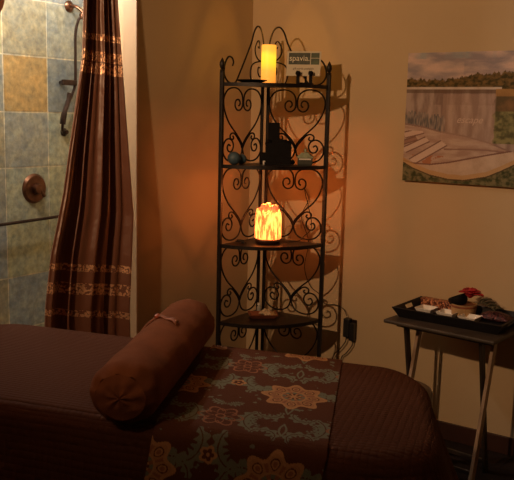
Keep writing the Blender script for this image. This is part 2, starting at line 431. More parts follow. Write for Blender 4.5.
def halfpanel():
    """strands of the left half, in metres: x across from the outer post, y down from the shelf"""
    def P(l): return [(u*W,v*H) for u,v in l]
    out=[]
    # heart: centre scroll, lobe, side, cross, lower loop and its scroll
    s1=spiral(.392*W,.205*H,.028,-.2,1.25)[::-1]
    # the scroll opens upwards-right into the stem that meets the centre line
    s1=[(.378*W+.038*(.28+.72*i/12)*math.cos(-.3-2*PI*1.15+2*PI*1.15*i/12*1.0-0), .215*H+.038*(.28+.72*i/12)*math.sin(-.3-2*PI*1.15+2*PI*1.15*i/12)) for i in range(13)]
    s1=[(x,2*.215*H-y) for x,y in s1]
    main=s1+P([(.485,.15),(.455,.075),(.37,.02),(.25,.008),(.12,.04),(.035,.13),(.025,.23),(.07,.35),(.17,.48),(.31,.59),(.43,.69),(.488,.76),(.494,.83),(.455,.92),(.37,.975),(.24,.99),(.11,.955),(.03,.87),(.03,.77),(.085,.70),(.17,.68),(.25,.715),(.275,.785),(.235,.845),(.165,.85),(.125,.80),(.155,.755),(.20,.775)])
    out.append(main)
    out.append(P([(.490,.81),(.455,.75),(.39,.685),(.32,.625),(.25,.605),(.195,.63),(.20,.675),(.245,.692),(.28,.67),(.26,.645)]))
    return out
def panel(axis,k,zt,name='scroll_panel'):
    off=axis*.012 if False else Vector((0,0,0))
    mb=MB()
    o0=Vector((0,-.022,0)) if axis is A else Vector((.022,0,0))
    for half in halfpanel():
        for flip in (0,1):
            pts=[]
            for x,y in half:
                d=(RR-.008)-x if not flip else (RR-.008-W)+x
                pts.append(axis*d+Vector((0,0,zt-.018-y)))
            mb.tube(spline(pts,3),.0043,6)
    return mb.build(name,M['iron'],rack,smooth=True,sharp=60)
for ax in (A,B):
    for z in SZ[1:]: panel(ax,0,z)
    # bottom apron bar and curls below the lowest shelf
    mb=MB(); mb.strip(ax*.03+Vector((0,0,.05)),ax*(RR-.005)+Vector((0,0,.05)),.006,.01,(0,0,1)); mb.build('bottom_bar',M['iron'],rack)
    # crown: u measured from the outer post to the back post
    mb=MB(); zt=SZ[-1]
    def C(l): return [ax*((1-u)*(RR-.008)+.012)+Vector((0,0,zt+v)) for u,v in l]
    big=[(.24,.085),(.26,.105),(.22,.125),(.14,.125),(.07,.09),(.055,.045),(.12,.012),(.24,-.002),(.33,.012),(.42,.06),(.55,.135),(.67,.21),(.74,.27),(.82,.297),(.91,.28),(.97,.22),(.985,.14),(.985,.0)]
    big=[(u,v) for u,v in big]
    mb.tube(spline(C(big),5),.0046,6)
    inner=[(.835,.195),(.87,.19),(.875,.215),(.835,.225),(.79,.205),(.765,.175),(.80,.145),(.88,.125),(.97,.125)]
    mb.tube(spline(C(inner),5),.004,6)
    low=[(.97,.125),(.85,.12),(.72,.105),(.665,.075),(.67,.035),(.72,.0)]
    mb.tube(spline(C(low),5),.004,6)
    curl=[(.97,.125),(.985,.09),(.95,.055),(.89,.045),(.845,.065),(.85,.09),(.885,.09)]
    mb.tube(spline(C(curl),5),.0038,6)
    mb.build('crown_scroll',M['iron'],rack,smooth=True,sharp=60)

# ------------------------------------------------------------------ objects on the rack (local coordinates in world)
def W3(a,b,z): return Vector((EX+a,EY-b,z))
TOPZ=1.789
t=thing('dark_plate','flat dark dish on the top shelf, left of the glowing candle','dish',W3(.075,.235,TOPZ))
mb=MB(); mb.lathe([(.035,0),(.04,.004),(.072,.016),(.078,.018),(.076,.021),(.068,.018),(.03,.007),(.0001,.007)],(0,0,0),32)
mb.build('dish_bowl',M['black'],t,smooth=True)
# candle
def candle_mat():
    m,t,b=nt('glowing_wax'); L=t.links
    tc=t.nodes.new('ShaderNodeTexCoord'); sp=t.nodes.new('ShaderNodeSeparateXYZ'); L.new(tc.outputs['Object'],sp.inputs[0])
    mr=t.nodes.new('ShaderNodeMapRange'); mr.inputs['From Min'].default_value=0; mr.inputs['From Max'].default_value=.2
    nz=t.nodes.new('ShaderNodeTexNoise'); nz.inputs['Scale'].default_value=18; L.new(tc.outputs['Object'],nz.inputs['Vector'])
    ad=t.nodes.new('ShaderNodeMath'); ad.operation='MULTIPLY_ADD'; L.new(nz.outputs['Fac'],ad.inputs[0]); ad.inputs[1].default_value=.04; L.new(sp.outputs['Z'],ad.inputs[2])
    L.new(ad.outputs[0],mr.inputs['Value'])
    cr=t.nodes.new('ShaderNodeValToRGB'); e=cr.color_ramp.elements
    e[0].position=.1; e[0].color=(.8,.22,.02,1); e[1].position=.98; e[1].color=(.9,.36,.03,1)
    for p,c in ((.45,(.95,.34,.03,1)),(.65,(1.0,.60,.02,1)),(.85,(1.0,.66,.03,1))):
        q=cr.color_ramp.elements.new(p); q.color=c
    L.new(mr.outputs['Result'],cr.inputs['Fac']); L.new(cr.outputs['Color'],b.inputs['Emission Color'])
    b.inputs['Emission Strength'].default_value=CANDLE_E; b.inputs['Base Color'].default_value=(.75,.5,.22,1); b.inputs['Roughness'].default_value=.45
    return m
CANDLE_E=1.25
t=thing('pillar_candle','glowing ivory pillar candle on the top shelf of the black rack','candle',W3(.075,.085,TOPZ))
mb=MB(); mb.lathe([(.037,0),(.038,.003),(.038,.198),(.036,.203),(.030,.200),(.024,.190),(.0001,.187)],(0,0,0),40); mb.build('wax_body',candle_mat(),t,smooth=True)
mb=MB(); mb.tube([(0,0,.186),(.001,0,.196)],.0018,6); mb.build('wick',M['black'],t)
# gift card on easel
t=thing('card_easel','small black easel on the top shelf holding the green and white card','easel',W3(.272,.045,TOPZ),rz=math.radians(22))
for x in (-.032,.032):
    mb=MB(); mb.strip((x,-.04,.002),(x,-.034,.058),.016,.010,(1,0,0)); mb.strip((x,-.045,.004),(x,.03,.010),.012,.008,(1,0,0))
    mb.blob((x,-.041,.060),.013,seed=3,amp=.2,n=6); mb.build('easel_foot',M['black'],t,bevel=.001)
mb=MB(); mb.strip((0,.005,.010),(0,.028,.09),.01,.006,(1,0,0)); mb.strip((-.036,0.0,.012),(.036,0.0,.012),.008,.01,(0,0,1)); mb.build('easel_back',M['black'],t,bevel=.001)
cardroot=thing('gift_card','green and white printed card leaning on a small black easel','card',W3(.272,.045,TOPZ),rz=math.radians(22))
tl=Matrix.Rotation(math.radians(-11),4,'X')
CM=Matrix.Translation((-.010,-.018,.047)) @ tl
cw,ch=.172,.125
mb=MB(); mb.box((0,0,ch/2),(cw,.003,ch)); cb=mb.build('card_sheet',mat('card_white',(.62,.55,.40),.6,var=.03),cardroot); cb.matrix_local=CM
def flatpart(name,x0,x1,z0,z1,m,d=.0004,y=-.0019):
    mb=MB(); mb.box(((x0+x1)/2,y,(z0+z1)/2),(x1-x0,d,z1-z0)); o=mb.build(name,m,cb); return o
gp=mat('green_photo_print',(.028,.036,.016),.5,var=.9,scale=30)
gp2=mat('green_leaf_print',(.045,.07,.028),.5,var=.5,scale=40)
flatpart('photo_panel',-.077,.032,.058,.117,gp); flatpart('photo_panel',.036,.078,.092,.117,gp2); flatpart('photo_panel',.036,.078,.058,.089,gp2)
def text(body,size,mt,parent,loc,rot=(PI/2,0,0),name='lettering',ext=.0003,shear=0,sx=1):
    cu=bpy.data.curves.new(name,'FONT'); cu.body=body; cu.size=size; cu.extrude=ext; cu.align_x='CENTER'; cu.align_y='CENTER'; cu.shear=shear
    tmp=bpy.data.objects.new(name,cu); COL.objects.link(tmp)
    dg=bpy.context.evaluated_depsgraph_get(); me=bpy.data.meshes.new_from_object(tmp.evaluated_get(dg)); me.name=name
    bpy.data.objects.remove(tmp); o=bpy.data.objects.new(name,me); COL.objects.link(o); me.materials.clear(); me.materials.append(mt)
    o.parent=parent; o.location=loc; o.rotation_euler=rot; o.scale=(sx,1,1); return o
M['ink']=mat('brown_ink',(.10,.06,.03),.7); M['inkw']=mat('white_ink',(.75,.68,.5),.6)
text('spavia.',.040,M['inkw'],cb,(-.022,-.0024,.089),sx=1.0)
text('gift cards available',.0145,M['ink'],cb,(.0,-.0020,.037))
# second shelf
Z2=1.389
def ball(loc,r,label):
    mb=MB(); mb.lathe([(r*math.sin(PI*i/16),-r*math.cos(PI*i/16)) for i in range(17)],(0,0,0),28)
    o=mb.build('stone_ball',M['blue'],None,smooth=True,weld=True); o.location=loc; return tag(o,label,'ball','blue balls on the second shelf')
ball(W3(.032,.315,Z2+.033),.033,'larger slate blue ball at the left of the second shelf')
ball(W3(.034,.252,Z2+.0265),.0265,'smaller slate blue ball tucked behind the larger blue ball')
t=thing('tabletop_ornament','black blocky tabletop ornament with a tall upright back on the second shelf','ornament',W3(.146,.088,Z2),rz=math.radians(33))
mb=MB(); mb.box((.004,0,.055),(.13,.07,.11)); mb.box((.0,.0,.006),(.135,.082,.012)); mb.blob((.052,-.01,.108),.016,1,.4,6); mb.blob((-.046,0,.108),.018,2,.4,6); mb.box((.022,.01,.118),(.05,.04,.018)); mb.box((-.075,0,.03),(.03,.05,.06))
mb.build('ornament_base',M['black'],t,bevel=.004)
mb=MB(); mb.box((-.022,.012,.155),(.060,.028,.115)); mb.build('upright_block',M['black'],t,bevel=.003)
for i,(x,z,s_) in enumerate(((-.055,.105,.012),(.05,.112,.012),(.062,.085,.010))):
    mb=MB(); mb.blob((x,-.02,z),s_,i,.3,6); mb.build('rock',M['black'],t,smooth=True)
mb=MB(); mb.lathe([(.007,0),(.008,.012),(.006,.018),(.0001,.02)],(0,0,0),14); o=mb.build('votive_cup',M['white'],None,smooth=True); o.location=W3(.105,.15,Z2); tag(o,'tiny white cup in front of the black ornament','cup')
t=thing('glazed_trinket_box','pale green glazed lidded box at the right of the second shelf','box',W3(.292,.055,Z2),rz=math.radians(28))
mb=MB(); mb.box((0,0,.0165),(.076,.05,.025)); mb.box((0,0,.002),(.07,.045,.004)); mb.build('box_body',M['dkgreen'],t,bevel=.003)
mb=MB(); mb.prism([(-.044,.030),(.044,.030),(.040,.036),(.026,.042),(.018,.052),(-.02,.052),(-.03,.042),(-.042,.036)],-.029,.029,M=Matrix(((1,0,0),(0,0,1),(0,1,0)))); mb.build('box_lid',M['palegreen'],t,bevel=.003)
mb=MB(); mb.lathe([(.006,.052),(.007,.058),(.004,.066),(.0001,.068)],(0,0,0),12); mb.build('lid_knob',M['palegreen'],t,smooth=True)
mb=MB(); mb.box((0,-.026,.026),(.062,.003,.006)); mb.build('front_strip',M['white'],t,bevel=.001)
mb=MB(); mb.blob((0,0,.0125),.0135,5,.2,8,(1,1,.93)); o=mb.build('pebble',M['black'],None,smooth=True); o.location=W3(.215,.055,Z2); tag(o,'small dark pebble between the black ornament and the green box','stone')
t_box=[o for o in COL.objects if o.name=='glazed_trinket_box'][0]; t_box.scale=(1.0,1.0,1.28)
# salt lamp on third shelf
Z3=.989
def crystal_mat(name,c0,c1,es):
    m,t,b=nt(name); L=t.links
    tc=t.nodes.new('ShaderNodeTexCoord'); mp=t.nodes.new('ShaderNodeMapping'); mp.inputs['Scale'].default_value=(1,1,.35); L.new(tc.outputs['Object'],mp.inputs['Vector'])
    nz=t.nodes.new('ShaderNodeTexNoise'); nz.inputs['Scale'].default_value=70; nz.inputs['Detail'].default_value=3; L.new(mp.outputs[0],nz.inputs['Vector'])
    cr=t.nodes.new('ShaderNodeValToRGB'); e=cr.color_ramp.elements; e[0].position=.42; e[0].color=(*c0,1); e[1].position=.60; e[1].color=(*c1,1)
    L.new(nz.outputs['Fac'],cr.inputs['Fac']); L.new(cr.outputs['Color'],b.inputs['Emission Color']); b.inputs['Emission Strength'].default_value=es
    b.inputs['Base Color'].default_value=(.8,.4,.2,1); b.inputs['Roughness'].default_value=.3
    return m
LAMP_E=4.2
t=thing('salt_lamp','glowing orange crystal salt lamp on the third shelf of the rack','lamp',W3(.155,.175,Z3))
t.scale=(1.12,1.12,1.28)
mb=MB(); mb.lathe([(.05,0),(.056,.004),(.060,.012),(.056,.018),(.02,.02),(.0001,.02)],(0,0,0),36); mb.build('lamp_base',mat('lamp_base_wood',(.05,.02,.012),.4),t,smooth=True)
rnd=random.Random(3)
mb=MB()
for k in range(26):
    a=2*PI*k/26; r=.052+rnd.uniform(-.003,.003); h=.118+rnd.uniform(-.006,.016); w=rnd.uniform(.0065,.009)
    x,y=r*math.cos(a),r*math.sin(a); n=5; a0=rnd.uniform(0,6)
    prof=[(w*.9,.020),(w,.03),(w*.92,h*.5),(w,h*.8),(w*.5,h),(.0001,h+.006)]
    mb.lathe(prof,(x,y,0),6,M=Matrix.Rotation(a0,3,'Z'))
mb.lathe([(.046,.02),(.046,.12),(.03,.128),(.0001,.13)],(0,0,0),20)
mb.build('crystal_body',crystal_mat('lit_salt_crystal',(.55,.045,.008),(1.0,.30,.05),LAMP_E),t)
top_m=crystal_mat('lit_rough_salt',(.5,.05,.012),(1,.20,.06),LAMP_E*.22)
for k in range(13):
    a=rnd.uniform(0,2*PI); r=.0+.042*math.sqrt(rnd.random()); s_=rnd.uniform(.012,.019)
    mb=MB(); mb.blob((r*math.cos(a),r*math.sin(a),.135+.016*(1-r/.042)),s_,k,.55,4,(1,.9,1.05),1.6); mb.build('salt_chunk',top_m,t)
# little cord coil
mb=MB(); mb.tube(spline([(.03*math.cos(a*.8)*(1-.03*a),.024*math.sin(a*.8)*(1-.03*a),.0034+.0009*a) for a in range(14)],4),.0028,6); mb.blob((.025,-.012,.009),.009,1,.2,6,(1.3,.8,.7))
o=mb.build('coiled_cord',M['blkplastic'],None,smooth=True); o.location=W3(.05,.27,Z3); tag(o,'small coil of black cord on the third shelf, left of the salt lamp','cord')
# fourth shelf: dish, shell, cloth, bottle
Z4=.589
t=thing('wooden_dish','reddish square dish on the fourth shelf holding a pale shell','dish',W3(.125,.16,Z4),rz=math.radians(40))
def dish(mb,w,d,h,fl,th):
    """square dish with flared sides, open top"""
    def ring(sx,sy,z): return [Vector((-sx,-sy,z)),Vector((sx,-sy,z)),Vector((sx,sy,z)),Vector((-sx,sy,z))]
    rs=[ring(w/2-fl,d/2-fl,0),ring(w/2,d/2,h),ring(w/2-th,d/2-th,h),ring(w/2-fl-th*.6,d/2-fl-th*.6,th)]
    vs=[v for r in rs for v in r]; fs=[(3,2,1,0),(12,13,14,15)]
    for i in range(3):
        for k in range(4):
            k2=(k+1)%4; fs.append((i*4+k,i*4+k2,(i+1)*4+k2,(i+1)*4+k))
    mb.add(vs,fs)
mb=MB(); dish(mb,.155,.105,.022,.02,.005); mb.build('dish_body',M['terra'],t,bevel=.0015)
mb=MB()
for k in range(9):
    a=-.9+1.8*k/8; mb.tube([(0,-.0,0),(.045*math.cos(a),.045*math.sin(a),.012),(.07*math.cos(a),.07*math.sin(a),.004)],[.004,.009,.004],6)
o=mb.build('sea_shell',M['cream'],None,smooth=True); o.location=W3(.10,.155,Z4+.016); o.rotation_euler=(0,0,.5); tag(o,'cream scallop shell lying in the reddish dish','shell')
mb=MB(); mb.blob((0,0,.012),.022,9,.5,7,(1.3,.9,.55)); o=mb.build('dried_pod',M['tan'],None,smooth=True); o.location=W3(.165,.135,Z4+.006); tag(o,'tan dried pod beside the shell in the reddish dish','pod')
t=thing('small_bottle','tiny clear bottle standing behind the reddish dish on the fourth shelf','bottle',W3(.045,.075,Z4))
mb=MB(); mb.lathe([(.011,0),(.012,.002),(.012,.028),(.007,.034),(.007,.038)],(0,0,0),16); mb.build('bottle_body',M['plastic_w'],t,smooth=True)
mb=MB(); mb.lathe([(.0095,.0382),(.0095,.050),(.0001,.051)],(0,0,0),16); mb.build('bottle_cap',M['white'],t,smooth=True)

# lamp cord down to the wall plug
mb=MB()
cp=[W3(.20,.115,Z3+.004),W3(.25,.03,Z3+.004),(.50,-.205,Z3+.02),(.50,-.13,1.05),(.435,-.06,1.15),(.40,-.03,1.20),(.385,-.02,1.24),(.41,-.02,1.18),(.37,-.02,1.08),(.42,-.02,.95),(.40,-.02,.80),(.44,-.02,.70),(.50,-.02,.66),(.54,-.02,.61),(.60,-.02,.615),(.655,-.022,.60),(.682,-.03,.565)]
mb.tube(spline(cp,6),.0022,6); o=mb.build('lamp_cord',M['blkplastic'],None,smooth=True); tag(o,'thin black cord from the salt lamp along the wall to the plug','cord')
t=thing('power_adapter','black dimmer plug adapter in the wall outlet, right of the rack','plug',(.705,-.002,.49))
mb=MB(); mb.box((-.006,-.003,0),(.066,.006,.11)); mb.build('outlet_plate',M['dkbronze'],t,bevel=.002)
mb=MB(); mb.box((-.018,-.026,.012),(.036,.038,.105)); mb.build('adapter_body',M['blkplastic'],t,bevel=.005)
mb=MB(); mb.box((.012,-.022,-.008),(.028,.030,.10)); mb.build('adapter_body',M['blkplastic'],t,bevel=.004)
mb=MB(); mb.tube(spline([(-.022,-.028,-.038),(-.026,-.028,-.07),(-.06,-.026,-.12),(-.10,-.02,-.17),(-.12,-.02,-.30),(-.11,-.02,-.47)]),.003,6); mb.build('plug_cord',M['blkplastic'],t,smooth=True)
mb=MB(); mb.tube(spline([(.018,-.024,-.052),(.014,-.024,-.085),(-.02,-.024,-.135),(-.05,-.02,-.17),(-.07,-.02,-.30),(-.06,-.02,-.47)]),.003,6); mb.build('plug_cord',M['blkplastic'],t,smooth=True)

# ------------------------------------------------------------------ canvas picture
PX,PZ0,PW,PH=.968,1.326,.96,.634
def n2(x,y,s=0): return noise.noise(Vector((x,y,s)))
def fb(x,y,s=0): return noise.fractal(Vector((x,y,s)),1.0,2.0,4)
def poly(tab,x): return lerp(tab,x)
def mixc(a,b,t): t=max(0,min(1,t)); return tuple(a[i]*(1-t)+b[i]*t for i in range(3))
def seg(px,py,ax,ay,bx,by):
    dx,dy=bx-ax,by-ay; t=max(0,min(1,((px-ax)*dx+(py-ay)*dy)/(dx*dx+dy*dy))); return math.hypot(px-ax-t*dx,(py-ay-t*dy))
def picture_col(u,vv):
    v=1-vv
    n=fb(u*14,v*10,1)
    # sky
    if v<.30:
        c=fb(u*6,v*13,2); c1=(.66,.50,.45); c2=(.32,.28,.31)
        col=mixc(c1,c2,.5+1.1*c+(.25 if u>.3 and .07<v<.2 else 0))
        if v<.05: col=mixc(col,(.33,.38,.42),.2+1.6*fb(u*9,3,4))
        tl=.215-.022*n2(u*60,1,3)-.028*abs(n2(u*150,2,5))-.02*max(0,n2(u*23,4,3))
        tl-=lerp([(0,.01),(.1,.005),(.2,.0),(.28,.015),(.33,.035),(.42,.045),(.5,.055),(.6,.06),(1,.08)],u)
        if v>tl: col=mixc((.06,.05,.02),(.20,.13,.05),.5+1.2*fb(u*40,v*40,6))
        if v>.263 and u<.5: col=mixc((.62,.56,.52),(.5,.4,.34),.5+n) if v<.279 else (.16,.10,.07)
    else: col=(0,0,0)
    if v>=.30-.005 or (v>.279 and u<.5):
        # water with reflections
        w=fb(u*26,v*4,7)
        col=mixc((.44,.35,.32),(.24,.17,.15),.5+1.1*w+(.35 if v<.40 else 0)*(u>.15))
        if v<.31: col=mixc(col,(.14,.09,.06),.7)
    if u>.47 and .275<v<.33: col=mixc((.42,.25,.10),(.30,.17,.07),.5+n)
    if u>.47+.02*n2(v*20,1) and .33<=v<.68: col=mixc((.10,.10,.05),(.26,.25,.12),.5+1.5*fb(u*30,v*22,8)) if v>.44 else mixc((.24,.14,.07),(.12,.09,.05),.5+1.2*n)
    # reeds at left
    if v>.43 and u<.22 and v<.62:
        h=.46+.05*n2(u*70,5)+.25*max(0,u-.08)
        if v>h: col=mixc((.13,.13,.14),(.33,.28,.26),.5+1.5*n2(u*120,v*18,2))
    far=lerp([(0,.545),(.10,.565),(.2,.60),(.32,.625),(.45,.67),(.57,.735),(.7,.80)],u)
    gun=lerp([(0,.845),(.06,.865),(.15,.868),(.25,.845),(.35,.81),(.45,.775),(.56,.74),(.7,.70)],u)
    bot=lerp([(0,.85),(.06,.895),(.15,.94),(.25,.965),(.33,.968),(.45,.93),(.52,.88),(.62,.80),(.7,.75)],u)
    if v>far:
        col=mixc((.40,.28,.24),(.52,.41,.36),.5+1.2*fb(u*10,v*24,9))
        if v<far+.012: col=(.28,.19,.17)
        if .60<v<gun:
            for (ax,ay,bx,by,w_,c_) in ((.0,.64,.10,.60,.018,(.60,.47,.42)),(.0,.76,.13,.665,.017,(.60,.48,.43)),(.05,.845,.22,.69,.02,(.62,.50,.45)),(-.01,.70,.07,.66,.010,(.33,.2,.16))):
                dd=seg(u,v,ax,ay,bx,by); tt=((u-ax)*(bx-ax)+(v-ay)*(by-ay))/((bx-ax)**2+(by-ay)**2)
                if tt<0 or tt>1: continue
                if dd<w_: col=c_
                elif dd<w_+.009: col=(.22,.13,.11)
            if u<.22 and v>.79 and n>.0 and seg(u,v,.05,.845,.22,.69)>.03: col=(.42,.19,.11)
            if abs(v-(far+gun)/2-.01)<.006 and u>.22: col=(.30,.19,.16)
        if v>gun-.012: col=(.22,.12,.10)
        if v>gun: col=mixc((.60,.48,.40),(.50,.38,.30),.5+n)
        if v>bot-.035: col=mixc(col,(.50,.31,.12),.7)
    if v>bot or (v>.86 and u>.55) or (v>.82 and u>.6):
        col=mixc((.05,.06,.025),(.20,.18,.10),.5+1.4*fb(u*40,v*30,11))
        if v<bot+.01: col=(.10,.07,.04)
    if .20<u<.475 and .315<v<.69: col=mixc(col,(.56,.41,.35),.26)
    return col
t=thing('canvas_print','unframed canvas print of a rowboat on a lake shore, on the back wall','picture',(PX,-.018,PZ0))
mb=MB(); mb.box((PW/2,.001,PH/2),(PW,.034,PH)); mb.build('canvas_frame',mat('canvas_edge',(.16,.12,.09),.8,var=.3),t,bevel=.002)
mb=MB(); mb.grid(lambda u,v:Vector((u*PW,-.0172,v*PH)),420,280,colfn=picture_col)
pic=mb.build('printed_face',attr_mat('printed_canvas',.8,bump=.2,bscale=500),t)
text('escape',.048,mat('pale_print_ink',(.60,.46,.40),.8,var=.02),t,(.345*PW,-.0178,.49*PH),name='printed_word',shear=.35,ext=.0002)

# ------------------------------------------------------------------ folding tray table and what stands on it
TT=math.radians(-6)
tb=thing('folding_tray_table','small dark wooden folding table with crossed legs against the back wall','table',(1.380,-.30,0),rz=TT)
mb=MB(); mb.box((0,0,.691),(.55,.36,.018)); mb.build('tabletop',M['tablewood'],tb,bevel=.006)
mb=MB(); mb.strip((-.24,-.10,.670),(.24,-.10,.670),.03,.024,(0,1,0)); mb.build('top_rail',M['tablewood'],tb,bevel=.003)
mb=MB(); mb.strip((-.24,.08,.670),(.24,.08,.670),.03,.024,(0,1,0)); mb.build('top_rail',M['tablewood'],tb,bevel=.003)
for x in (-.188,.19):
    s_=.016
    mb=MB(); mb.strip((x-s_/2-.002,-.095,.682),(x-s_/2-.002,.05,.0),.034,.015,(0,1,0)); o=mb.build('leg',M['legdark'],tb,bevel=.002); o['label']='dark leg'
    mb=MB(); mb.strip((x+s_/2+.002,.015,.682),(x+s_/2+.002,-.155,.0),.036,.016,(0,1,0)); o=mb.build('leg',M['leglight'],tb,bevel=.002); o['label']='paler leg'
for y,z in ((.040,.055),(-.127,.055)):
    mb=MB(); mb.strip((-.19,y,z),(.19,y,z),.02,.012,(0,0,1)); mb.build('stretcher',M['legdark'],tb,bevel=.002)
TZ=.7005
tr=thing('serving_tray','long black wooden tray with cut-out handles on the folding table','tray',(1.378,-.250,TZ),rz=math.radians(-3))
TL,TD,THh,FL=.535,.315,.048,.028
mb=MB(); mb.box((0,0,.004),(TL-2*FL,TD-2*FL,.008)); mb.build('tray_floor',M['traywood'],tr)
def quad_slab(a,b,c,d,th,nrm,name,hole=None):
    """wall of the tray from four corners with thickness"""
    mb=MB(); P=[Vector(p) for p in (a,b,c,d)]; nv=Vector(nrm).normalized()*th
    if hole is None:
        mb.add(P+[p+nv for p in P],[(0,1,2,3),(7,6,5,4),(0,4,5,1),(1,5,6,2),(2,6,7,3),(3,7,4,0)])
    else:
        u0,u1,v0,v1=hole
        def S(u,v): return (P[0]*(1-u)+P[1]*u)*(1-v)+(P[3]*(1-u)+P[2]*u)*v
        us=[0,u0,u1,1]; vs_=[0,v0,v1,1]; fr=[S(u,v) for v in vs_ for u in us]; bk=[p+nv for p in fr]
        f=[]
        for j in range(3):
            for i in range(3):
                if i==1 and j==1: continue
                q=(j*4+i,j*4+i+1,(j+1)*4+i+1,(j+1)*4+i); f.append(q); f.append(tuple(16+k for k in q[::-1]))
        for q in ((5,6),(6,10),(10,9),(9,5),(0,1),(1,2),(2,3),(3,7),(7,11),(11,15),(15,14),(14,13),(13,12),(12,8),(8,4),(4,0)):
            f.append((q[0],q[1],q[1]+16,q[0]+16))
        mb.add(fr+bk,f)
    return mb.build(name,M['traywood'],tr)
bx,by=TL/2-FL,TD/2-FL; tx,ty=TL/2,TD/2
quad_slab((-bx,-by,0),(bx,-by,0),(tx,-ty,THh),(-tx,-ty,THh),.008,(0,1,.4),'tray_side')
quad_slab((bx,by,0),(-bx,by,0),(-tx,ty,THh),(tx,ty,THh),.008,(0,-1,.4),'tray_side')
quad_slab((-bx,by,0),(-bx,-by,0),(-tx,-ty,THh),(-tx,ty,THh),.008,(1,0,.4),'tray_end',(.36,.64,.45,.80))
quad_slab((bx,-by,0),(bx,by,0),(tx,ty,THh),(tx,-ty,THh),.008,(-1,0,.4),'tray_end',(.36,.64,.45,.80))
def TP(x,y,z): 
    q=Matrix.Rotation(math.radians(-3),3,'Z')@Vector((x,y,z)); return q+Vector((1.378,-.250,TZ))
d0=thing('square_dish','white square dish in the tray, in front of the copper box','dish',TP(-.165,.012,.0085),rz=math.radians(-5),group='white square dishes in the tray')
mb=MB(); dish(mb,.088,.088,.026,.012,.004); mb.build('dish_body',M['white'],d0,bevel=.0015)
dup(d0,TP(-.05,.0,.0085),'middle white square dish in the tray, in front of the tan pot')
dup(d0,TP(.065,-.012,.0085),'white square dish in the tray nearest the plum pouch')
# copper box
def glitter(name,c0,c1,sc_):
    m,t,b=nt(name); L=t.links; tc=t.nodes.new('ShaderNodeTexCoord'); vo=t.nodes.new('ShaderNodeTexVoronoi'); vo.inputs['Scale'].default_value=sc_
    L.new(tc.outputs['Object'],vo.inputs['Vector']); cr=t.nodes.new('ShaderNodeValToRGB'); e=cr.color_ramp.elements
    sp=t.nodes.new('ShaderNodeSeparateColor'); L.new(vo.outputs['Color'],sp.inputs[0]); L.new(sp.outputs[0],cr.inputs['Fac'])
    e[0].position=.35; e[0].color=(*c0,1); e[1].position=.8; e[1].color=(*c1,1)
    L.new(cr.outputs['Color'],b.inputs['Base Color']); b.inputs['Roughness'].default_value=.4; b.inputs['Metallic'].default_value=.4
    bp=t.nodes.new('ShaderNodeBump'); bp.inputs['Strength'].default_value=.6; bp.inputs['Distance'].default_value=.004; L.new(vo.outputs['Distance'],bp.inputs['Height']); L.new(bp.outputs['Normal'],b.inputs['Normal'])
    return m
cm=glitter('copper_glitter',(.09,.02,.010),(.62,.25,.12),150)
t=thing('copper_box','reddish copper mosaic box at the back of the black tray','box',TP(-.145,.092,.0085),rz=math.radians(-5))
mb=MB(); mb.box((0,0,.024),(.165,.042,.046)); mb.build('box_body',cm,t,bevel=.003)
mb=MB(); mb.box((0,0,.0505),(.168,.045,.006)); mb.build('box_lid',cm,t,bevel=.002)
# pot with black ball, red flower and leaf
POT=TP(-.0,.066,.0085)
t=thing('tan_pot','round tan pot standing in the black tray','pot',POT)
mb=MB(); mb.lathe([(.050,0),(.056,.004),(.060,.056),(.061,.062),(.057,.062),(.052,.010),(.0001,.008)],(0,0,0),36); mb.build('pot_body',M['tan'],t,smooth=True)
mb=MB(); mb.lathe([(.059,.046),(.0612,.050),(.0615,.054),(.060,.057)],(0,0,0),36); mb.build('pot_band',M['tie'],t,smooth=True)
t=thing('black_bowl','small black rounded bowl resting in the mouth of the tan pot','bowl',POT+Vector((-.016,.0,.046)))
mb=MB(); mb.lathe([(.012,0),(.03,.004),(.042,.018),(.047,.036),(.044,.05),(.040,.052),(.041,.036),(.03,.014),(.0001,.010)],(0,0,0),28,M=Matrix.Rotation(math.radians(-24),3,'Y')); mb.build('bowl_body',M['black'],t,smooth=True)
t=thing('red_flower','red silk flower lying on the tan pot in the tray','flower',POT+Vector((.032,-.012,.098)))
rnd=random.Random(11)
for k in range(13):
    a=2*PI*k/13*2.6; tilt=.2+.9*(k/13); ln=.066-.020*(k/13); mb=MB()
    Mx=Matrix.Rotation(a,3,'Z')@Matrix.Rotation(-tilt,3,'Y')
    def pf(u,v,ln=ln,Mx=Mx,k=k):
        w=.046*math.sin(PI*min(1,v*.85+.12))**.7*(u-.5); x=ln*v; z=.010*math.sin(v*PI)+ .5*abs(u-.5)*.02 + .003*math.sin(9*u+k); return Mx@Vector((x,w,z))
    mb.grid(pf,6,7); mb.build('petal',M['red'],t,smooth=True,solid=.0012)
mb=MB(); mb.blob((0,0,.008),.012,1,.3,6); mb.build('flower_centre',M['red'],t,smooth=True)
# leaf spray
t=thing('leaf_spray','dull green leafy spray lying right of the red flower in the tray','leaf',POT+Vector((.066,.0,.070)))
mb=MB(); mb.tube(spline([(0,0,.0),(.035,0,.006),(.085,-.002,-.02)]),.003,6); mb.build('stem',M['leaf'],t)
for k in range(9):
    f=k/8; a=.5-1.3*f+ (1.2 if k%2 else -.8); base=Vector((.01+.075*f,0,.004-.02*f)); ln=.055-.015*f
    Mx=Matrix.Rotation((.5 if k%2 else -.55)+.1*k,3,'Z')@Matrix.Rotation(-.55+.9*f*(1 if k%2 else .6),3,'Y')
    mb=MB(); mb.grid(lambda u,v,Mx=Mx,base=base,ln=ln:base+Mx@Vector((ln*v,.020*math.sin(PI*v)**.8*(u-.5)*1.0,.006*math.sin(PI*v)+.01*abs(u-.5))),4,7)
    mb.build('leaf_blade',M['leaf'],t,smooth=True,solid=.0012)
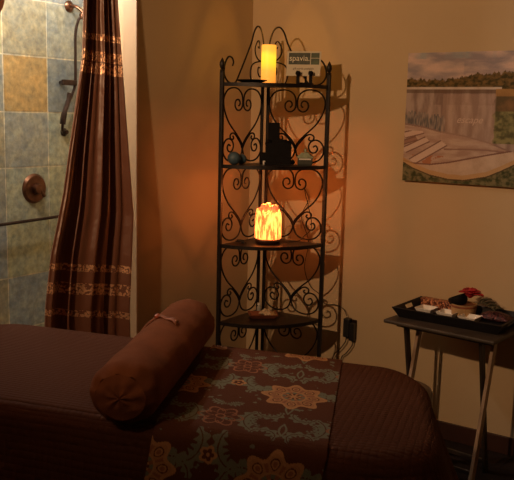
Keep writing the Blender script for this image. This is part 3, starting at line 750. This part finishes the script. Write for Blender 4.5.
# plum pouch
t=thing('plum_pouch','dark plum textured pouch lying at the right end of the black tray','pouch',TP(.155,.085,.0085),rz=math.radians(-5))
mb=MB(); mb.grid(lambda u,v:Vector(((u-.5)*.15,(v-.5)*.085,.014+.03*(math.sin(PI*u)**.5)*(math.sin(PI*v)**.5)+.004*n2(u*6,v*6,3))),20,14)
mb.grid(lambda u,v:Vector(((u-.5)*.15,(v-.5)*.085,.014-.0135*(math.sin(PI*u)**.3)*(math.sin(PI*v)**.3))),20,14)
mb.build('pouch_body',glitter('plum_brocade',(.035,.012,.014),(.15,.045,.05),160),t,smooth=True,weld=True)

# ------------------------------------------------------------------ massage table
DX=Vector((.9636,.2672,0)); DN=Vector((.2672,-.9636,0)); ang=math.atan2(.2672,.9636)
def SN(s,n,z=0): return DX*s+DN*n+Vector((0,0,z))
# table frame: local x along the table (DX), local y = -DN ; origin = middle of the table on the floor
S0,S1,N0,N1=-.50,1.315,1.735,2.525
cen=SN((S0+S1)/2,(N0+N1)/2); HX=(S1-S0)/2; HY=(N1-N0)/2
mt=thing('massage_table','padded massage table hidden beneath the brown quilted coverlet','massage table',cen,rz=ang)
def rrect(hx,hy,r,n=10,z=0):
    pts=[]
    for cx,cy,a0 in ((hx-r,hy-r,0),(-hx+r,hy-r,PI/2),(-hx+r,-hy+r,PI),(hx-r,-hy+r,1.5*PI)):
        for k in range(n+1): a=a0+PI/2*k/n; pts.append((cx+r*math.cos(a),cy+r*math.sin(a)))
    return pts
mb=MB(); mb.prism(rrect(HX-.035,HY-.035,.12),.70,.775); mb.build('padded_top',mat('table_vinyl',(.09,.06,.045),.5),mt,bevel=.015)
mb=MB(); mb.box((0,0,.66),(2*HX-.16,2*HY-.14,.075)); mb.build('table_frame',M['legdark'],mt,bevel=.003)
for x in (-1,1):
    for y in (-1,1):
        mb=MB(); mb.strip((x*(HX-.2),y*(HY-.1),.625),(x*(HX-.14),y*(HY-.06),0),.045,.035,(1,0,0)); mb.build('leg',M['legdark'],mt,bevel=.003)
# coverlet: rings from a centre line outwards, over the edge and down
def quilt_mat():
    m,t,b=nt('brown_quilted_coverlet'); L=t.links; tc=t.nodes.new('ShaderNodeTexCoord'); sp=t.nodes.new('ShaderNodeSeparateXYZ'); L.new(tc.outputs['Object'],sp.inputs[0])
    def mth(op,*a):
        n=t.nodes.new('ShaderNodeMath'); n.operation=op
        for i,x in enumerate(a):
            if isinstance(x,(int,float)): n.inputs[i].default_value=x
            else: L.new(x,n.inputs[i])
        return n.outputs[0]
    nz=t.nodes.new('ShaderNodeTexNoise'); nz.inputs['Scale'].default_value=5; L.new(tc.outputs['Object'],nz.inputs['Vector'])
    wob=mth('MULTIPLY',mth('SUBTRACT',nz.outputs['Fac'],.5),.012)
    def puff(o,p):
        q=mth('ABSOLUTE',mth('SINE',mth('MULTIPLY',mth('ADD',o,wob),PI/p))); return mth('POWER',q,.5)
    h=mth('ADD',mth('ADD',mth('MULTIPLY',puff(sp.outputs['X'],.020),.5),mth('MULTIPLY',puff(sp.outputs['Y'],.016),.9)),mth('MULTIPLY',puff(sp.outputs['Z'],.022),.6))
    fine=t.nodes.new('ShaderNodeTexNoise'); fine.inputs['Scale'].default_value=260; L.new(tc.outputs['Object'],fine.inputs['Vector'])
    h2=mth('ADD',h,mth('MULTIPLY',fine.outputs['Fac'],.25))
    bp=t.nodes.new('ShaderNodeBump'); bp.inputs['Strength'].default_value=.7; bp.inputs['Distance'].default_value=.006
    L.new(h2,bp.inputs['Height']); L.new(bp.outputs['Normal'],b.inputs['Normal'])
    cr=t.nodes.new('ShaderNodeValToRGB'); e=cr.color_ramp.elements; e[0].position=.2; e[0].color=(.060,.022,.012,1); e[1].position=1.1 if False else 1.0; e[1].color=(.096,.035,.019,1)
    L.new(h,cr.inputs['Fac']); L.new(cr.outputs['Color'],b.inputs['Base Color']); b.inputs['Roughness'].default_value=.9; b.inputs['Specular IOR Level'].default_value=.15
    return m
TZ0=.80; ER=.05
def prof():
    out=[]
    for k in range(9):
        a=PI/2*k/8; out.append((-ER+ER*math.sin(a),TZ0-ER+ER*math.cos(a)))
    for k in range(1,15):
        f=k/14; out.append((.045*f**1.3,TZ0-ER-f*.50))
    return out
PR=prof()
def skew(x,y,z):
    """the cloth lies a little askew at its right end"""
    if x>HX-.35: x+= .19*(-y)*min(1,(x-(HX-.35))/.3) + .16*min(1,(x-(HX-.35))/.3)*max(0,(TZ0-ER-z))/.5
    return Vector((x,y,z))
def ringpt(off,z,k,n=14):
    r=.20+off; pts=rrect(HX+off,HY+off,max(r,.01),n); return pts
mb=MB(); rings=[]
inner=[]
N=14; base=rrect(HX-ER,HY-ER,.15,N)
# densify straight runs so the drape can ripple
def dens(pts):
    out=[]; m=len(pts)
    for i in range(m):
        a=pts[i]; b=pts[(i+1)%m]; d=math.hypot(b[0]-a[0],b[1]-a[1]); q=max(1,int(d/.02))
        for k in range(q): out.append((a[0]+(b[0]-a[0])*k/q,a[1]+(b[1]-a[1])*k/q))
    return out
bd=dens(base); nb=len(bd)
# outward normals
nr=[]
for i in range(nb):
    a=bd[i-1]; b=bd[(i+1)%nb]; dx,dy=b[0]-a[0],b[1]-a[1]; l=math.hypot(dx,dy); nr.append((dy/l,-dx/l))
if nr[0][0]*bd[0][0]+nr[0][1]*bd[0][1]<0: nr=[(-a,-b) for a,b in nr]
vs=[]
def sag(x,y): return -.004*math.exp(-((x/HX)**2))+.003*n2(x*3,y*3,1)
for j,(o,z) in enumerate(PR):
    f=max(0,(TZ0-ER-z)/.50)
    for i in range(nb):
        x,y=bd[i]; nx,ny=nr[i]; d=o+ER
        rip=f*.022*math.sin(i*.16)+f*.010*math.sin(i*.37+1)
        vs.append(skew(x+nx*(d+rip),y+ny*(d+rip),z+(sag(x,y) if f==0 else 0)))
fs=[]
for j in range(len(PR)-1):
    for i in range(nb):
        i2=(i+1)%nb; fs.append((j*nb+i,j*nb+i2,(j+1)*nb+i2,(j+1)*nb+i))
# top surface: fill towards the centre with shrinking rings
inn=[]; K=24
for q in range(1,K+1):
    s_=1-q/K
    for i in range(nb):
        x,y=bd[i]; hx=HX-ER-(HY-ER); X=max(-hx,min(hx,x)); xx=X+(x-X)*s_; yy=y*s_; inn.append(skew(xx,yy,TZ0+sag(xx,yy)))
n0=len(vs); vs+=inn
for q in range(K):
    a=0 if q==0 else n0+(q-1)*nb; b=n0+q*nb
    for i in range(nb):
        i2=(i+1)%nb; fs.append((b+i,b+i2,a+i2,a+i))
mb.add(vs,fs)
cv=mb.build('quilted_coverlet',quilt_mat(),None,smooth=True,sharp=180,weld=True,solid=.004); cv.location=cen; cv.rotation_euler=(0,0,ang)
tag(cv,'dark brown quilted coverlet draped over the massage table','blanket')

# runner with the woven medallion pattern
def hsh(a): return (math.sin(a*12.9898)*43758.5453)%1
BR=(.105,.040,.023); OR=(.47,.25,.12); TE=(.17,.185,.14); TB=(.30,.13,.075); DK=(.06,.02,.012)
def medallion(x,y,R):
    """tan pointed rosette"""
    r=math.hypot(x,y)/R; a=math.atan2(y,x)
    if r>1.08: return None
    pet=abs(math.cos(4*a)); edge=.80+.26*(pet**2.2)
    if r>edge: return None
    if r>edge-.12: return OR
    # lobes holding dark teardrops
    lob=abs(math.sin(4*a))
    if r>.42:
        c=abs(((a/(PI/4)+.5)%1)-.5)*2   # 0 at a petal axis
        d=math.hypot((r-.64)/.22,(c)*1.5)
        if d<.38: return TB
        if d<.62: return OR
        if d<.80: return BR
        return TB if c>.80 else mixc(OR,TB,.30)
    if r>.36: return OR
    if r>.24: return TE if math.cos(8*a)>0 else TB
    return OR if r<.10 or math.cos(8*a+PI)>0 else BR
def paisley(x,y,R):
    r=math.hypot(x,y*1.0)/R; a=math.atan2(y,x)
    if r>1: return None
    w=.50+.42*abs(math.cos(3*a))
    if abs(r-w)<.055: return TB
    w2=.25+.45*abs(math.sin(3*a+.3)); 
    if abs(r-w2)<.045: return TB
    if abs(r-.18)<.04: return TB
    return None
def smallf(x,y,R):
    r=math.hypot(x,y)/R; a=math.atan2(y,x); e=.72+.28*abs(math.cos(2.5*a))
    if r>e: return None
    if r>e-.32: return OR
    return BR if r>.2 else OR
def leafcurve(x,y,cx,cy,r0,a0,a1,w,flip=1):
    """acanthus leaf bent along an arc; w width"""
    dx,dy=x-cx,y-cy; r=math.hypot(dx,dy); a=math.atan2(dy,dx)
    while a<a0: a+=2*PI
    if a>a1: return False
    t=(a-a0)/(a1-a0); ww=1.35*w*math.sin(PI*min(1,t*.92+.06))**.7*(1+.42*math.sin(t*34+ (0 if r>r0 else 1.5)))
    return abs(r-r0)<ww and abs(r-r0)>.0018
LP=.372; LQ=.455
def runner_col(p,q):
    P0=.355; Q0=.03
    # nearest medallion
    i=round((p-P0)/LP); j=round((q-Q0)/LQ); x=p-P0-i*LP; y=q-Q0-j*LQ
    c=medallion(x,y,.098)
    if c: return c
    # centre column between medallions
    i=round((p-.168)/LP); x=p-.168-i*LP; 
    j=round((q-.255)/LQ); y=q-.255-j*LQ
    c=paisley(x,y,.072)
    if c: return c
    j2=round((q-.425)/LQ); y2=q-.425-j2*LQ
    c=smallf(x,y2,.027)
    if c: return c
    xs=abs(x)
    # big acanthus pair under the small flower, curling round the paisley
    if leafcurve(xs,y2,.085,-.03,.062,PI*.5,PI*1.25,.017): return TE
    if leafcurve(xs,y2,.10,.075,.055,-PI*1.0,-PI*.15,.014): return TE
    if leafcurve(xs,y,.155,.0,.085,PI*.72,PI*1.28,.014): return TE
    if leafcurve(xs,y2,.14,.01,.045,-PI*.2,PI*1.1,.012): return TE
    if leafcurve(xs,y,.12,.0,.03,PI*.5,PI*1.5,.009): return TE
    if leafcurve(xs,y,.135,-.075,.035,-.3,PI*.95,.010): return TE
    if leafcurve(xs,y,.135,.085,.035,PI*1.05,PI*2.2,.010): return TE
    if leafcurve(xs,y,.0,-.145,.05,PI*.15,PI*.5,.010): return TE
    if abs(xs-.186-.010*math.sin(q*40))<.003: return TE
    n=fb(p*30,q*30,5)
    if n>.60: return TE
    return BR
# path of the cloth across the table (local y), with edge roundings
def path():
    pts=[]; up=.006
    for o,z in PR[::-1]: 
        if z<.40: continue
        pts.append((HY+o+.006,z))
    top=[(HY-ER-(2*(HY-ER))*k/40,TZ0) for k in range(1,40)]
    pts=[(a,b) for a,b in pts]
    mir=[(-a,b) for a,b in pts[::-1]]
    return pts+top+mir
PT=path()
pl_=[0]
for a,b in zip(PT,PT[1:]): pl_.append(pl_[-1]+math.hypot(b[0]-a[0],b[1]-a[1]))
TOT=pl_[-1]
def along(s_):
    for i in range(len(PT)-1):
        if s_<=pl_[i+1]+1e-9:
            f=(s_-pl_[i])/max(1e-9,pl_[i+1]-pl_[i]); return PT[i][0]+(PT[i+1][0]-PT[i][0])*f, PT[i][1]+(PT[i+1][1]-PT[i][1])*f
    return PT[-1]
# length coordinate q=0 at n=1.70 on the flat top
iTop=min(range(len(PT)),key=lambda i:abs(PT[i][0]-(HY-ER)) + (0 if PT[i][1]>TZ0-.01 else 9))
SQ=pl_[iTop]-( (N0+ER)-1.70 )
smid=(S0+S1)/2; nmid=(N0+N1)/2
def rfn(u,v):
    y,z=along(v*TOT); n=nmid-y; nn=max(N0,min(N1,n)); s_=.467+.168*(nn-1.729)+u*.482
    if n>N1: s_-=.16*max(0,TZ0-ER*.5-z)
    x=s_-smid; zz=z+.006+(sag(x,y) if z>TZ0-.002 else 0)
    return Vector((x,y,zz))
mb=MB(); NU,NV=300,640
mb.grid(rfn,NU,NV,colfn=lambda u,v:runner_col(u*.482,v*TOT-SQ))
rn=mb.build('table_runner',attr_mat('woven_medallion_cloth',.9,bump=.5,bscale=350,spec=.1),None,smooth=True,sharp=180); rn.location=cen; rn.rotation_euler=(0,0,ang)
tag(rn,'brown runner with tan medallions and teal leaves across the massage table','table runner')

# bolster
ax=Vector((.432,-.902,0)).normalized(); cN=Vector((1.178,-2.305,0)); cF=Vector((.853,-1.625,0)); ln=(cN-cF).length
bl=thing('bolster_pillow','brown cylindrical bolster pillow lying across the massage table','pillow',(cF.x,cF.y,.806),rz=math.atan2(ax.y,ax.x))
BRd=.093
mb=MB(); nL,nA=60,48
def bfn(u,v):
    x=-.04+ (ln+.08)*u; e=.045; d=min(x+.04,ln+.04-x); r=BRd*(1-(1-min(1,d/e))**2*.30) if d<e else BRd
    a=2*PI*v; yy=r*math.cos(a); zz=r*math.sin(a)
    yy*=1.06; zz*=.96
    if zz<-.074: zz=-.074+(zz+.074)*.12
    w=.004*n2(x*9,a*1.2,2)+ (.004*math.sin(a*9+x*30) if d<.03 else 0)
    return Vector((x,yy*(1+w*6),zz+.0765+w))
mb.grid(bfn,nL,nA)
o=mb.build('bolster_cover',M['rust'],bl,smooth=True,sharp=180,weld=True)
for x0,sg in ((-.04,-1),(ln+.04,1)):
    mb=MB()
    def efn(u,v,x0=x0,sg=sg):
        a=2*PI*v; r=BRd*.70*(1-u)+.0005; fold=.0015*math.sin(a*7)+.004*n2(a*2,u*3)*math.sin(PI*u); zz=r*math.sin(a)*.96; 
        return Vector((x0+sg*(.012*math.sin(PI/2*u)*1.0+fold-.000),r*math.cos(a)*1.06,max(zz,-.075)+.0765))
    mb.grid(efn,14,96); mb.build('gathered_end',M['rust'],bl,smooth=True,weld=True)
# tie with a button: lies over the top near the far end
mb=MB()
tp=[]
xk=.25
def surf(x,a,up=.003):
    return Vector((x,(BRd*1.06+up)*math.cos(a),(BRd*.96+up)*math.sin(a)+.0765))
# local +y is left of the axis direction (towards +x of the room); a=90deg is the top
for k in range(13):
    f=k/12; tp.append(surf(xk+.075*f,math.radians(118-50*f),.004+.003*math.sin(f*PI*3)))
L_=[]; 
for i,p in enumerate(tp):
    wd=Vector((1,0,0))*(.007+.013*(i/12)); L_+= [p-wd,p+wd]
mb.add(L_,[(2*i,2*i+1,2*i+3,2*i+2) for i in range(12)]); mb.build('tie_ribbon',M['tie'],bl,smooth=True,solid=.003)
mb=MB(); 
tp=[surf(xk+.03*k/8-.0,math.radians(118+44*k/8),.003) for k in range(9)]; mb.tube(tp,.004,6); mb.build('tie_cord',M['tie'],bl,smooth=True)
mb=MB(); mb.blob(surf(xk,math.radians(116),.006),.012,2,.2,8,(1.3,1,.7)); mb.build('tie_knot',mat('knot_red',(.38,.09,.04),.5),bl,smooth=True)

# ------------------------------------------------------------------ lights that the room has, and one added in the shower
def downlight(name,label,loc,r=.07,mt=None):
    t=thing(name,label,'ceiling light',loc)
    mb=MB(); mb.lathe([(r+.02,0),(r+.02,-.006),(r,-.010),(r-.004,-.004),(r-.004,0)],(0,0,0),32); mb.build('trim_ring',M['trim'],t,smooth=True)
    return t
def point(name,loc,col,w,r):
    l=bpy.data.lights.new(name,'POINT'); l.energy=w; l.color=col; l.shadow_soft_size=r; o=bpy.data.objects.new(name,l); COL.objects.link(o); o.location=loc; return o
def spot(name,loc,tgt,col,w,r,ang_,blend):
    l=bpy.data.lights.new(name,'SPOT'); l.energy=w; l.color=col; l.shadow_soft_size=r; l.spot_size=math.radians(ang_); l.spot_blend=blend
    o=bpy.data.objects.new(name,l); COL.objects.link(o); o.location=loc; o.rotation_euler=(Vector(tgt)-Vector(loc)).to_track_quat('-Z','Y').to_euler(); return o
downlight('recessed_light','round recessed downlight in the room ceiling',(1.0,-4.3,CEIL))
spot('room_lamp',(1.0,-4.3,2.62),(.95,0,2.12),(1,.575,.29),248,.035,80,1.0)
downlight('recessed_light','round recessed downlight in the shower ceiling',(-.72,-.66,2.5))
point('shower_lamp',(-.72,-.66,2.44),(1,.94,.84),6,.03)
downlight('recessed_light','added unseen downlight in the shower ceiling, brightening the wall end',(-.5,-1.3,2.5))
point('shower_lamp',(-.5,-1.3,2.42),(1,.91,.78),29,.04)  # added lamp behind the curtain, there to brighten the wall end
point('salt_lamp_bulb',W3(.155,.175,Z3+.215),(1,.24,.05),3.0,.03)
point('candle_flame',W3(.075,.085,TOPZ+.235),(1,.42,.06),.6,.012)
wb=bpy.data.worlds.new('world'); sc.world=wb; wb.use_nodes=True; wb.node_tree.nodes['Background'].inputs[0].default_value=(0.01,.007,.004,1); wb.node_tree.nodes['Background'].inputs[1].default_value=.3

vs_=sc.view_settings; vs_.view_transform='Standard'; vs_.look='None'; vs_.exposure=0; vs_.gamma=1; vs_.use_curve_mapping=False
